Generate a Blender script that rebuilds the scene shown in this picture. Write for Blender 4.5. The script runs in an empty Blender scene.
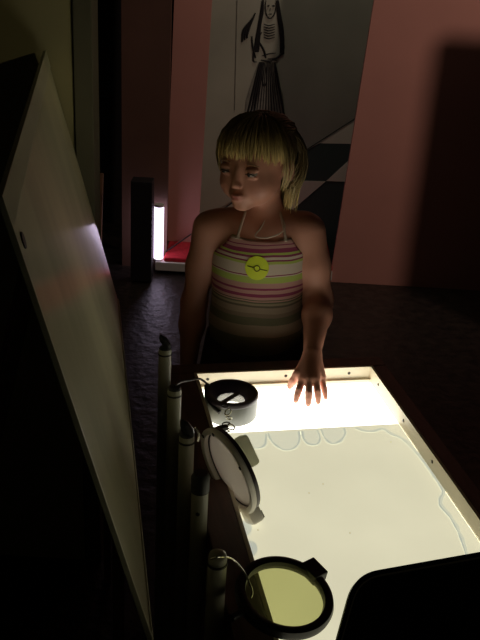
import bpy, bmesh, math, random
import numpy as np
from math import sin, cos, radians, pi, sqrt, atan2
from mathutils import Vector, Matrix, noise
random.seed(7)
rng = np.random.default_rng(7)
sc = bpy.context.scene
C = sc.collection

# ------------------------------------------------------------------ camera
F, PITCH, ROLL, CH = 850.0, radians(24.0), radians(3.35), 1.53
cam_d = bpy.data.cameras.new('camera')
cam = bpy.data.objects.new('camera', cam_d)
C.objects.link(cam)
cam_d.sensor_fit = 'VERTICAL'
cam_d.sensor_height = 36.0
cam_d.lens = 36.0 * F / 640.0
cam_d.clip_start = 0.02
CR = Matrix.Rotation(pi / 2 - PITCH, 3, 'X') @ Matrix.Rotation(ROLL, 3, 'Z')
cam.matrix_world = Matrix.Translation((0, 0, CH)) @ CR.to_4x4()
sc.camera = cam

# ------------------------------------------------------------------ view, world
sc.view_settings.view_transform = 'Standard'
sc.view_settings.look = 'None'
sc.view_settings.gamma = 1.0
sc.view_settings.exposure = 0.0
sc.view_settings.use_curve_mapping = False
w = bpy.data.worlds.new('dark_hall')
sc.world = w
w.use_nodes = True
w.node_tree.nodes['Background'].inputs[0].default_value = (0.9, 0.75, 0.5, 1)
w.node_tree.nodes['Background'].inputs[1].default_value = 0.0025

# ------------------------------------------------------------------ lights
def lamp(name, kind, loc, target, energy, color, size=0.1, spot=None, blend=0.5):
    d = bpy.data.lights.new(name, kind)
    d.energy = energy
    d.color = color
    if kind == 'AREA':
        d.size = size
    else:
        d.shadow_soft_size = size
    if kind == 'SPOT':
        d.spot_size = radians(spot)
        d.spot_blend = blend
    o = bpy.data.objects.new(name, d)
    C.objects.link(o)
    o.location = loc
    o.rotation_euler = (Vector(target) - Vector(loc)).to_track_quat('-Z', 'Y').to_euler()
    return o
# warm lamp of the hall, up and to the right of the view, washing the pink walls
lamp('hall_lamp', 'SPOT', (2.1, 2.05, 2.25), (1.0, 3.97, 1.35), 60, (1.0, 0.76, 0.62), 0.06, 105, 1.0)
lamp('mural_fill_lamp', 'SPOT', (0.42, 3.98, 2.75), (0.42, 4.42, 0.6), 15, (1.0, 0.93, 0.76), 0.08, 75, 0.9)  # extra lamp added out of view to brighten the recessed mural
# dim unseen spot, added to brighten the mural and the pink panels
lamp('wall_fill_spot', 'SPOT', (0.0, 3.0, 2.95), (0.1, 4.4, 0.7), 4.0, (1.0, 0.80, 0.62), 0.12, 88, 0.8)
# weak yellowish lamp on the right, reaching over the leaning panel to the olive wall
lamp('side_lamp', 'SPOT', (1.5, 0.6, 1.9), (-0.46, 1.805, 1.42), 9.5, (1.0, 0.88, 0.50), 0.03, 27, 1.0)

# ------------------------------------------------------------------ helpers
def ray(x, y):
    return CR @ Vector(((x - 240) / F, -(y - 320) / F, -1.0))
def at_z(x, y, z):
    r = ray(x, y); return Vector((0, 0, CH)) + r * ((z - CH) / r.z)
def at_y(x, y, Y):
    r = ray(x, y); return Vector((0, 0, CH)) + r * (Y / r.y)

def mat(name, col, rough=0.6, metal=0.0, spec=0.5, var=0.0, scale=20.0, bump=0.0, emit=None, es=0.0, stretch=(1, 1, 1), coat=0.0):
    m = bpy.data.materials.new(name)
    m.use_nodes = True
    nt = m.node_tree
    b = nt.nodes['Principled BSDF']
    b.inputs['Base Color'].default_value = (*col, 1)
    b.inputs['Roughness'].default_value = rough
    b.inputs['Metallic'].default_value = metal
    b.inputs['Specular IOR Level'].default_value = spec
    b.inputs['Coat Weight'].default_value = coat
    if emit:
        b.inputs['Emission Color'].default_value = (*emit, 1)
        b.inputs['Emission Strength'].default_value = es
    if var or bump:
        tc = nt.nodes.new('ShaderNodeTexCoord')
        mp = nt.nodes.new('ShaderNodeMapping')
        mp.inputs['Scale'].default_value = stretch
        nt.links.new(tc.outputs['Object'], mp.inputs[0])
        n = nt.nodes.new('ShaderNodeTexNoise')
        n.inputs['Scale'].default_value = scale
        n.inputs['Detail'].default_value = 6
        nt.links.new(mp.outputs[0], n.inputs['Vector'])
        if var:
            r = nt.nodes.new('ShaderNodeValToRGB')
            r.color_ramp.elements[0].position = 0.3
            r.color_ramp.elements[1].position = 0.7
            r.color_ramp.elements[0].color = (*[max(0, c * (1 - var)) for c in col], 1)
            r.color_ramp.elements[1].color = (*[min(1, c * (1 + var)) for c in col], 1)
            nt.links.new(n.outputs['Fac'], r.inputs[0])
            nt.links.new(r.outputs[0], b.inputs['Base Color'])
        if bump:
            bp = nt.nodes.new('ShaderNodeBump')
            bp.inputs['Strength'].default_value = bump
            bp.inputs['Distance'].default_value = 0.01
            nt.links.new(n.outputs['Fac'], bp.inputs['Height'])
            nt.links.new(bp.outputs[0], b.inputs['Normal'])
    return m

M = dict(
    floor=mat('dark_polished_floor', (0.022, 0.016, 0.013), 0.42, spec=0.4, var=0.5, scale=22, bump=0.6),
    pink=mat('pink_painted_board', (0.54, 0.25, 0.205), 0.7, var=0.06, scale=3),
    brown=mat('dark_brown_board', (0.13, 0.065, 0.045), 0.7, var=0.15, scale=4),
    olive=mat('olive_wall_paint', (0.42, 0.375, 0.20), 0.8, var=0.08, scale=5),
    post=mat('grey_olive_post', (0.13, 0.12, 0.08), 0.7, var=0.1, scale=8),
    black=mat('black_paint', (0.008, 0.007, 0.008), 0.6),
    blackcloth=mat('black_curtain', (0.006, 0.005, 0.006), 0.9),
    mural=mat('grey_mural_paint', (0.38, 0.37, 0.30), 0.8, var=0.16, scale=2.5),
    cream=mat('cream_mural_paint', (0.85, 0.82, 0.66), 0.8, var=0.06, scale=6),
    check=mat('dark_green_mural_paint', (0.06, 0.09, 0.08), 0.7),
    ink=mat('black_ink', (0.015, 0.013, 0.014), 0.8),
    inkwash=mat('faded_ink_wash', (0.20, 0.19, 0.16), 0.8, var=0.3, scale=25),
    red=mat('red_carpet', (0.55, 0.02, 0.035), 0.85, var=0.2, scale=60, bump=0.3),
    white=mat('white_painted_wood', (0.62, 0.60, 0.55), 0.5, var=0.06, scale=10),
    wood=mat('dark_stained_wood', (0.085, 0.032, 0.02), 0.45, var=0.35, scale=14, stretch=(6, 1, 6), bump=0.1),
    lining=mat('cream_rim_paint', (0.74, 0.66, 0.50), 0.5, var=0.04, scale=20),
    laminate=mat('pale_glossy_laminate', (0.72, 0.69, 0.46), 0.65, spec=0.15, var=0.3, scale=3.5, stretch=(1.0, 0.25, 3)),
    laminate2=mat('pale_frame_strip', (0.50, 0.49, 0.33), 0.5, var=0.1, scale=8),
    tan=mat('worn_wood', (0.20, 0.11, 0.06), 0.6, var=0.25, scale=15, stretch=(5, 5, 1)),
    screw=mat('dark_screw', (0.03, 0.025, 0.02), 0.4, metal=0.6),
    pipe=mat('pale_plastic_pipe', (0.34, 0.33, 0.24), 0.4, var=0.08, scale=30),
    rubber=mat('black_rubber', (0.012, 0.011, 0.012), 0.45),
    chrome=mat('bright_wire', (0.6, 0.58, 0.5), 0.2, metal=1.0),
    drum=mat('grey_drum_plastic', (0.15, 0.155, 0.14), 0.4, var=0.06, scale=20),
    rimdark=mat('purple_black_plastic', (0.03, 0.018, 0.028), 0.35),
    ringpale=mat('pale_ring_plastic', (0.80, 0.76, 0.70), 0.35, var=0.04, scale=20),
    boardblack=mat('black_board_face', (0.006, 0.004, 0.004), 0.5),
    boardrim=mat('violet_black_rim', (0.018, 0.010, 0.035), 0.35),
    boardglint=mat('pale_edge_glint', (0.95, 0.88, 0.70), 0.4, emit=None),
    skirt=mat('dark_skirt_cloth', (0.03, 0.02, 0.02), 0.9, var=0.2, scale=50),
    sticker=mat('lime_sticker', (0.75, 0.85, 0.04), 0.5),
    strap=mat('pale_strap', (0.62, 0.50, 0.40), 0.6),
    shoe=mat('dark_shoe', (0.05, 0.03, 0.03), 0.5),
    eye=mat('eye_white', (0.32, 0.27, 0.23), 0.2),
    iris=mat('dark_iris', (0.02, 0.015, 0.012), 0.15),
    brow=mat('brow_hair', (0.34, 0.19, 0.11), 0.8),
)

def emitter(name, col, strength, base=(0.6, 0.6, 0.55), var=0.0, scale=4):
    return mat(name, base, 0.5, emit=col, es=strength)

def link(o, parent=None):
    C.objects.link(o)
    if parent is not None:
        o.parent = parent
    return o
def obj(name, bm, m, parent=None, smooth=False):
    me = bpy.data.meshes.new(name)
    bmesh.ops.recalc_face_normals(bm, faces=bm.faces[:])
    bm.to_mesh(me); bm.free()
    if smooth:
        for p in me.polygons: p.use_smooth = True
        try: me.set_sharp_from_angle(angle=radians(42))
        except Exception: pass
    for mm in (m if isinstance(m, (list, tuple)) else [m]): me.materials.append(mm)
    return link(bpy.data.objects.new(name, me), parent)
def tag(o, label, cat, group=None, kind=None):
    o['label'] = label; o['category'] = cat
    if group: o['group'] = group
    if kind: o['kind'] = kind
    return o
def struct(name, bm, m, label=None):
    o = obj(name, bm, m); o['kind'] = 'structure'
    if label: o['label'] = label
    return o
def thing(name, label, cat, loc=(0, 0, 0), rz=0, group=None):
    o = bpy.data.objects.new(name, None); C.objects.link(o)
    o.location = loc; o.rotation_euler = (0, 0, rz)
    return tag(o, label, cat, group)

def box(bm, lo, hi, bevel=0.0, mx=None):
    r = bmesh.ops.create_cube(bm, size=1.0)
    vs = r['verts']
    c = [(a + b) / 2 for a, b in zip(lo, hi)]; s = [abs(b - a) for a, b in zip(lo, hi)]
    for v in vs: v.co = Vector((v.co.x * s[0] + c[0], v.co.y * s[1] + c[1], v.co.z * s[2] + c[2]))
    if bevel:
        es = list({e for v in vs for e in v.link_edges})
        rr = bmesh.ops.bevel(bm, geom=es, offset=bevel, segments=2, affect='EDGES', profile=0.5)
        vs = list({v for f in rr['faces'] for v in f.verts} | {v for v in vs if v.is_valid})
    if mx is not None:
        for v in vs: v.co = mx @ v.co
    return bm
def nbox(lo, hi, bevel=0.0, mx=None): return box(bmesh.new(), lo, hi, bevel, mx)
def tube(bm, pts, r, seg=10, closed=False, cap=True):
    pts = [Vector(p) for p in pts]; n = len(pts)
    rs = r if isinstance(r, (list, tuple)) else [r] * n
    rings = []; prev = None
    for i, p in enumerate(pts):
        if closed: t = pts[(i + 1) % n] - pts[i - 1]
        else: t = pts[min(i + 1, n - 1)] - pts[max(i - 1, 0)]
        if t.length < 1e-9: t = Vector((0, 0, 1))
        t.normalize()
        a = prev if prev is not None else (Vector((0, 0, 1)) if abs(t.z) < 0.9 else Vector((1, 0, 0)))
        a = (a - t * a.dot(t)).normalized(); prev = a
        b = t.cross(a)
        rings.append([bm.verts.new(p + (a * cos(2 * pi * k / seg) + b * sin(2 * pi * k / seg)) * rs[i]) for k in range(seg)])
    m = n if closed else n - 1
    for i in range(m):
        A, B = rings[i], rings[(i + 1) % n]
        for k in range(seg): bm.faces.new((A[k], A[(k + 1) % seg], B[(k + 1) % seg], B[k]))
    if cap and not closed:
        bm.faces.new(rings[0][::-1]); bm.faces.new(rings[-1])
    return bm
def lathe(bm, prof, seg=48, mx=None, closed=True):
    """prof: (r, z) points, revolved about z; closed makes a ring solid"""
    rings = []
    for r, z in prof:
        if r < 1e-6: rings.append([bm.verts.new((0, 0, z))])
        else: rings.append([bm.verts.new((r * cos(2 * pi * k / seg), r * sin(2 * pi * k / seg), z)) for k in range(seg)])
    n = len(prof)
    for i in range(n if closed else n - 1):
        A, B = rings[i], rings[(i + 1) % n]
        for k in range(seg):
            k2 = (k + 1) % seg
            if len(A) == 1 and len(B) == 1: continue
            if len(A) == 1: bm.faces.new((A[0], B[k], B[k2]))
            elif len(B) == 1: bm.faces.new((A[k], A[k2], B[0]))
            else: bm.faces.new((A[k], A[k2], B[k2], B[k]))
    if mx is not None:
        for ring in rings:
            for v in ring: v.co = mx @ v.co
    return bm
def slab(pts, th):
    """polygon given as 3-D points, pushed back by vector th"""
    bm = bmesh.new(); th = Vector(th)
    a = [bm.verts.new(p) for p in pts]; b = [bm.verts.new(Vector(p) + th) for p in pts]
    bm.faces.new(a); bm.faces.new(b[::-1])
    for i in range(len(a)):
        j = (i + 1) % len(a); bm.faces.new((a[i], b[i], b[j], a[j]))
    return bm
def smooth_path(pts, n=8, closed=False):
    pts = [Vector(p) for p in pts]; out = []; m = len(pts)
    for i in range(m if closed else m - 1):
        if closed: p0, p1, p2, p3 = pts[i - 1], pts[i], pts[(i + 1) % m], pts[(i + 2) % m]
        else: p0, p1, p2, p3 = pts[max(i - 1, 0)], pts[i], pts[i + 1], pts[min(i + 2, m - 1)]
        for k in range(n):
            t = k / n
            out.append(0.5 * ((2 * p1) + (p2 - p0) * t + (2 * p0 - 5 * p1 + 4 * p2 - p3) * t * t + (3 * p1 - 3 * p2 + p3 - p0) * t ** 3))
    if not closed: out.append(pts[-1])
    return out

# ------------------------------------------------------------------ the hall
struct('floor', nbox((-3, -1.2, -0.05), (3.2, 5.0, 0)), M['floor'])
struct('wall_back', nbox((-3, 4.72, 0), (3.2, 4.8, 3.0)), M['blackcloth'])
# olive wall on the left, in front of the black gap
WX1 = at_y(74, 60, 1.805).x; WX2 = at_y(93, 60, 1.805).x
struct('wall_left', nbox((-2.2, 1.805, 0), (WX1 - 0.004, 1.865, 3.0)), M['olive'])
struct('trim_1', nbox((WX1, 1.80, 0), (WX2, 1.87, 3.0), 0.002), M['post'])
# brown board between the black gap and the pink strip
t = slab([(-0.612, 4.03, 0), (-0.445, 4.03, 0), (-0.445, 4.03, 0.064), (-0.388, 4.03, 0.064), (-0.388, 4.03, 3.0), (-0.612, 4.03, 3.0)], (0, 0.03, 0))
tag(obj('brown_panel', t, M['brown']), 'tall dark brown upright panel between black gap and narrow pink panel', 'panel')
t = slab([(-0.413, 4.20, 0.086), (-0.243, 4.20, 0.086), (-0.178, 4.20, 3.0), (-0.36, 4.20, 3.0)], (0, 0.025, 0))
tag(obj('pink_panel', t, M['pink']), 'narrow pink upright panel left of the grey mural', 'panel')
t = slab([(0.437, 3.97, 0.0), (1.9, 3.97, 0.0), (1.9, 3.97, 3.0), (0.60, 3.97, 3.0), (0.499, 3.97, 1.25)], (0, 0.025, 0))
tag(obj('pink_panel', t, M['pink']), 'wide pink wall panel right of the checkered mural', 'panel')

# platform with the red cover in front of the mural
pl = thing('display_platform', 'low white platform with a red covering, at foot of the mural', 'platform', (-0.32, 3.94, 0))
obj('platform_body', nbox((-0.115, 0.0, 0.018), (0.762, 0.50, 0.062), 0.003), M['white'], pl)
obj('toe_shadow', nbox((-0.10, 0.02, 0.0), (0.75, 0.49, 0.018)), M['black'], pl)  # black strip standing in for the shade beneath the platform
bm = nbox((-0.074, 0.012, 0.062), (0.762, 0.45, 0.085), 0.006)
obj('red_cover', bm, M['red'], pl)

# mural: folded grey canvas with drawn figure and checkered floor
mu = thing('painted_mural', 'grey painted mural with ink figure and black and cream checks', 'mural', (0.1, 4.46, 0))
MY = 4.46
obj('canvas', nbox((-0.45, 0.0, 0.0), (0.60, 0.02, 2.6)), M['mural'], mu)
def on_mural(x, y, off=0.0): return at_y(x, y, MY - off) - Vector((0.1, 4.46, 0))
def mural_poly(name, pts, m, off=0.003): 
    return obj(name, slab([on_mural(x, y, off) for x, y in pts], (0, 0.0028, 0)), m, mu)
mural_poly('cream_square', [(319.5, 143.3), (380, 104), (380, 144.5)], M['cream'])
# painted floor: dark base, cream checks
mural_poly('painted_check', [(290, 164), (303, 152.5), (319.5, 143.3), (380, 144.5), (380, 300), (200, 300), (205, 228)], M['check'], 0.002)
mural_poly('painted_check', [(326.5, 181), (351, 158.5), (380, 132), (380, 183)], M['cream'], 0.005)
mural_poly('painted_check', [(270, 180), (325.5, 181.5), (290, 212), (262, 236), (240, 232)], M['cream'], 0.005)
mural_poly('floor_line', [(290, 162.5), (303, 151.5), (380, 102.2), (380, 103), (303, 152.6), (290, 163.8)], M['ink'], 0.006)
mural_poly('fold_shadow', [(236.9, 0), (237.6, 0), (235, 110), (234.3, 110)], M['inkwash'], 0.003)
# drawn figure: long hair, narrow body, raised fan-like wing, wide skirt
fd = obj('figure_drawing', slab([on_mural(x, y, 0.003) for x, y in
      [(258, 64), (272, 64), (277, 75), (283, 95), (286, 122), (244, 122), (246, 100), (252, 80)]], (0, 0.0028, 0)), M['inkwash'], mu)
bm = bmesh.new()
def stroke(pts, wpx=0.9, off=0.0045):
    P = [on_mural(x, y, off) for x, y in pts]
    P = smooth_path(P, 5)
    n = len(P)
    tube(bm, P, [wpx / 190 * (0.35 + 0.65 * sin(pi * (0.1 + 0.85 * i / n))) / 2 for i in range(n)], 4)
for k, dx in enumerate((0, 1.2, 2.4, 3.4)):        # hair falls both sides
    stroke([(263.5 - dx * .3, 0), (263 - dx * .6, 12), (260.5 - dx * .5, 25), (259.5 - dx, 40), (258.5 - dx, 52)], 1.7)
    stroke([(277 + dx * .4, 0), (278 + dx * .7, 14), (280 + dx * .8, 28), (281 + dx * .8, 40), (280.5 + dx, 54)], 1.8)
stroke([(266, 0), (265.5, 8), (267, 15), (270, 18.5), (274, 15), (276, 8), (276, 0)], 1.0)   # face
stroke([(267.5, 6), (269.5, 5.5)], 1.4); stroke([(272.5, 5.5), (274.8, 6)], 1.4); stroke([(270.6, 8), (270, 11)], .6); stroke([(269, 14), (272, 14)], .9)
for k in range(6): stroke([(264, 24 + k * 2.6), (269, 25.5 + k * 2.6), (275, 24 + k * 2.6)], 1.0)   # bodice
stroke([(258, 40), (264, 50), (266, 58)], 1.6); stroke([(281, 36), (284, 48), (278, 57), (268, 59)], 1.8)
stroke([(262, 56), (268, 54), (276, 53)], 1.2); stroke([(261, 60), (270, 61), (277, 59)], 1.6)
stroke([(262, 32), (255, 45), (253.5, 60), (257, 62)], 1.3)           # arm and raised spray
for k in range(9):
    a = k / 8
    stroke([(255.5 - a * 3, 13 + a * 6), (250 - a * 6.5, 26 + a * 4), (247 - a * 6.5 + (k % 3), 37 + a * 5)], 1.8)
stroke([(252, 36), (253, 48), (256, 58)], 1.6)
for k in range(13):                                                      # skirt folds
    a = k / 12
    stroke([(260 + a * 15, 62), (255.5 + a * 22.5, 82 + random.uniform(-3, 3)), (246 + a * 39, 120)], 0.8 + 1.5 * (k in (0, 1, 2, 12)) + random.random() * .6)
stroke([(264, 62), (262, 75), (264, 86), (267, 80), (266, 66)], 1.3)
o = obj('ink_lines', bm, M['ink'], fd); o['kind'] = 'stuff'

# thin cord slanting from the platform across to the mural
bm = tube(bmesh.new(), [(-0.39, 4.02, 0.091), at_y(200, 228, 4.12), at_y(216, 214, 4.17), at_y(242, 196, 4.455)], 0.004, 6)
tag(obj('slanting_cord', bm, M['ink']), 'thin dark cord slanting up from the red platform over pink panel', 'cord')

# black box with the violet tube lamp behind it
bb = thing('lamp_cabinet', 'narrow black upright box hiding the violet tube lamp', 'box', (-0.49, 3.80, 0))
x0, x1 = -0.047, 0.052
obj('cabinet_body', nbox((x0, 0, 0.01), (x1 + 0.0, 0.09, 0.50), 0.003), M['black'], bb)
obj('cabinet_foot', nbox((x0 + 0.008, 0.01, 0), (x1 - 0.008, 0.08, 0.01)), M['rubber'], bb)
tl = thing('tube_lamp', 'violet-white tube lamp glowing beside the black box', 'lamp', (-0.422, 3.968, 0.0625))
uv = mat('violet_tube_glow', (0.8, 0.8, 0.9), 0.4, emit=(0.86, 0.72, 1.0), es=3.6)
bm = bmesh.new(); lathe(bm, [(0, 0.012), (0.023, 0.012), (0.023, 0.275), (0, 0.275)], 16, closed=False)
obj('glowing_tube', bm, uv, tl, True)
bm = bmesh.new(); lathe(bm, [(0, 0.275), (0.023, 0.275), (0.023, 0.288), (0, 0.290)], 16, closed=False)
obj('tube_cap', bm, M['white'], tl, True)
bm = bmesh.new(); lathe(bm, [(0, 0.0), (0.019, 0.0), (0.019, 0.012), (0, 0.012)], 16, closed=False)
obj('lamp_base', bm, M['white'], tl, True)

# wooden stick by the post
bm = nbox((-0.008, -0.008, 0), (0.008, 0.008, 0.50), 0.002)
o = tag(obj('wooden_stick', bm, M['tan']), 'thin wooden stick leaning by the grey post in the corner', 'stick')
o.location = (-0.700, 3.86, 0); o.rotation_euler = (radians(-8), radians(1.0), 0)

# unseen partition, added right of the frame to cast the pink wall's shadow
pt = thing('shadow_caster', 'tall black partition added out of view to shadow the pink wall', 'partition', (1.87, 3.05, 0))
obj('caster_panel', nbox((-0.45, -0.02, 0.05), (0.75, 0.02, 1.70), 0.019), M['black'], pt)
obj('caster_foot', nbox((-0.42, -0.2, 0), (-0.34, 0.2, 0.05), 0.004), M['black'], pt)
obj('caster_foot', nbox((0.62, -0.2, 0), (0.70, 0.2, 0.05), 0.004), M['black'], pt)

# ------------------------------------------------------------------ light table
TA = radians(12.2); TZ = 0.72
TW, TL = 0.372, 1.02
lt = thing('light_table', 'glowing light table with dark wooden frame and cream inner rim', 'table', (-0.083, 1.548, 0), TA)
LT = Matrix.Translation((-0.083, 1.548, 0)) @ Matrix.Rotation(TA, 4, 'Z')
RL, RR = 0.056, 0.036
zb = 0.60
obj('frame_rail', nbox((-RL, -0.006, zb), (TW + RR, 0.034, TZ), 0.002), M['wood'], lt)
obj('frame_rail', nbox((-RL, -TL - 0.036, zb), (TW + RR, -TL, TZ), 0.002), M['wood'], lt)
obj('frame_rail', nbox((-RL, -TL, zb), (-0.006, -0.006, TZ), 0.002), M['wood'], lt)
obj('frame_rail', nbox((TW + 0.006, -TL, zb), (TW + RR, -0.006, TZ), 0.002), M['wood'], lt)
obj('inner_rim', nbox((-0.006, -0.012, 0.66), (TW + 0.006, -0.006, TZ + 0.0005)), M['lining'], lt)
obj('inner_rim', nbox((-0.006, -TL, 0.66), (0.0, -0.012, TZ + 0.0005)), M['lining'], lt)
obj('inner_rim', nbox((TW, -TL, 0.66), (TW + 0.006, -0.012, TZ + 0.0005)), M['lining'], lt)
obj('rim_ledge', nbox((0, -0.020, 0.66), (TW, -0.012, 0.694)), M['lining'], lt)
obj('table_bottom', nbox((-RL, -TL, zb - 0.012), (TW + RR, 0.03, zb)), M['wood'], lt)
for lx in (-RL + 0.004, TW + RR - 0.049):
    for ly in (-0.012, -TL - 0.032):
        obj('leg', nbox((lx, ly, 0), (lx + 0.045, ly + 0.045, zb - 0.012), 0.003), M['wood'], lt)
glow = mat('opal_glass_lit_from_below', (0.7, 0.7, 0.65), 0.35, emit=(1.0, 0.97, 0.84), es=3.4)
obj('light_panel', nbox((0, -TL, 0.67), (TW, -0.012, 0.687)), glow, lt)
def screw_bm(p, n):
    bm = bmesh.new(); mx = Matrix.Translation(p) @ Vector(n).to_track_quat('Z', 'Y').to_matrix().to_4x4()
    lathe(bm, [(0, 0), (0.0034, 0), (0.0028, 0.0012), (0, 0.0015)], 10, mx, closed=False); return bm
for x in (0.022, 0.187, 0.325): obj('screw', screw_bm((x, -0.012, 0.707), (0, -1, 0)), M['screw'], lt)
for y in (-0.065, -0.21, -0.352, -0.60, -0.80): obj('screw', screw_bm((TW, y, 0.706), (-1, 0, 0)), M['screw'], lt)

# translucent sheet over the lower glass, with water stains
os_ = thing('tracing_sheet', 'yellowish translucent sheet with blue-grey stains covering most of the light table', 'sheet', (-0.083, 1.548, 0.6875), TA)
def lit_sheet(name, c, s, noise_amt=0.05):
    m = mat(name, (0.5, 0.5, 0.42), 0.6)
    nt = m.node_tree; b = nt.nodes['Principled BSDF']
    tc = nt.nodes.new('ShaderNodeTexCoord'); n = nt.nodes.new('ShaderNodeTexNoise')
    n.inputs['Scale'].default_value = 5; n.inputs['Detail'].default_value = 5
    nt.links.new(tc.outputs['Object'], n.inputs['Vector'])
    r = nt.nodes.new('ShaderNodeValToRGB')
    r.color_ramp.elements[0].position = .3; r.color_ramp.elements[1].position = .7
    r.color_ramp.elements[0].color = (*[v * (1 - noise_amt) for v in c], 1); r.color_ramp.elements[1].color = (*c, 1)
    nt.links.new(n.outputs['Fac'], r.inputs[0]); nt.links.new(r.outputs[0], b.inputs['Emission Color'])
    b.inputs['Emission Strength'].default_value = s
    return m
SH = lit_sheet('backlit_tracing_sheet', (0.93, 0.88, 0.62), 0.76, 0.10)
ST1 = lit_sheet('backlit_stain_wash', (0.82, 0.83, 0.63), 0.69)
ST0 = lit_sheet('backlit_stain_fill', (0.88, 0.86, 0.64), 0.73)
ST2 = lit_sheet('backlit_stain_edge', (0.70, 0.74, 0.62), 0.62)
obj('sheet', nbox((0.001, -TL, 0), (TW - 0.001, -0.192, 0.001)), SH, os_)
shinv = (Matrix.Translation((-0.083, 1.548, 0.6875)) @ Matrix.Rotation(TA, 4, 'Z')).inverted()
def sp(x, y, z=0.0015):
    p = shinv @ at_z(x, y, 0.6875 + z)
    p.x = min(max(p.x, 0.0015), TW - 0.0015); return p
def ribbon(bm, pts, wd, closed=False):
    P = smooth_path(pts, 6, closed); n = len(P); vs = []
    for i, p in enumerate(P):
        tt = (P[(i + 1) % n] - P[i - 1]) if closed else (P[min(i + 1, n - 1)] - P[max(i - 1, 0)])
        tt.z = 0; tt.normalize(); s = Vector((-tt.y, tt.x, 0)) * wd / 2 * (0.75 + 0.5 * noise.noise(p * 60))
        vs.append((bm.verts.new(p + s), bm.verts.new(p - s)))
    for i in range(n if closed else n - 1):
        a, b = vs[i], vs[(i + 1) % n]; bm.faces.new((a[0], a[1], b[1], b[0]))
loops = [[(245, 434), (246, 441), (250, 447), (259, 448), (265, 444), (266, 433.5)],
         [(268, 433), (271, 440), (277, 446), (285, 450), (294, 448), (299, 441), (299, 431)],
         [(302, 431), (304, 439), (309, 444), (317, 444), (320, 438), (317, 430)],
         [(321, 429), (325, 438), (332, 443.5), (340, 441), (345, 434), (344, 428)]]
for lp in loops:
    P = smooth_path([sp(x, y, 0.0013) for x, y in lp], 5)
    bm = bmesh.new(); bm.faces.new([bm.verts.new(p) for p in P]); st = obj('stain', bm, ST0, os_)
    bm = bmesh.new(); ribbon(bm, [sp(x, y, 0.0016) for x, y in lp], 0.008); obj('stain_edge', bm, ST1, st)
    bm = bmesh.new(); ribbon(bm, [sp(x, y, 0.0019) for x, y in lp], 0.0035); obj('stain_edge', bm, ST2, st)
wave = [(356, 427.5), (364, 430.5), (374, 431), (383, 428.5), (392, 434), (402, 438), (411, 446), (420, 456), (430.5, 468.6), (437, 479), (443.6, 491), (440.6, 499), (441.6, 506), (451, 517), (459, 531.5), (465, 548), (470, 565)]
edge = [(484, 565), (481, 540), (465, 516), (440, 480), (420, 452), (403, 428)]
bm = bmesh.new(); bm.faces.new([bm.verts.new(p) for p in smooth_path([sp(x, y, 0.0013) for x, y in wave], 5) + [sp(x, y, 0.0013) for x, y in edge]])
bmesh.ops.triangulate(bm, faces=bm.faces[:])
bm.free()
bm = bmesh.new(); ribbon(bm, [sp(x, y, 0.0016) for x, y in wave], 0.0095); obj('stain_edge', bm, ST1, os_)
bm = bmesh.new(); ribbon(bm, [sp(x - 1, y + .5, 0.0019) for x, y in wave], 0.0035); obj('stain_edge', bm, ST2, os_)
for cx, cy, rr in ((245, 528, 8), (250, 549, 8.5)):
    P = [sp(cx + rr * cos(a * pi / 8) * .9, cy + rr * sin(a * pi / 8), 0.0013) for a in range(16)]
    bm = bmesh.new(); bm.faces.new([bm.verts.new(p) for p in P]); obj('stain', bm, ST2, os_)
bm = bmesh.new()
for x, y in ((323, 484), (391, 442), (309, 493), (294.5, 414), (258, 530), (350, 533)):
    p = sp(x, y, 0.0018); bmesh.ops.create_circle(bm, cap_ends=True, segments=8, radius=0.0011, matrix=Matrix.Translation(p))
o = obj('specks', bm, M['ink'], os_); o['kind'] = 'stuff'

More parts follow.
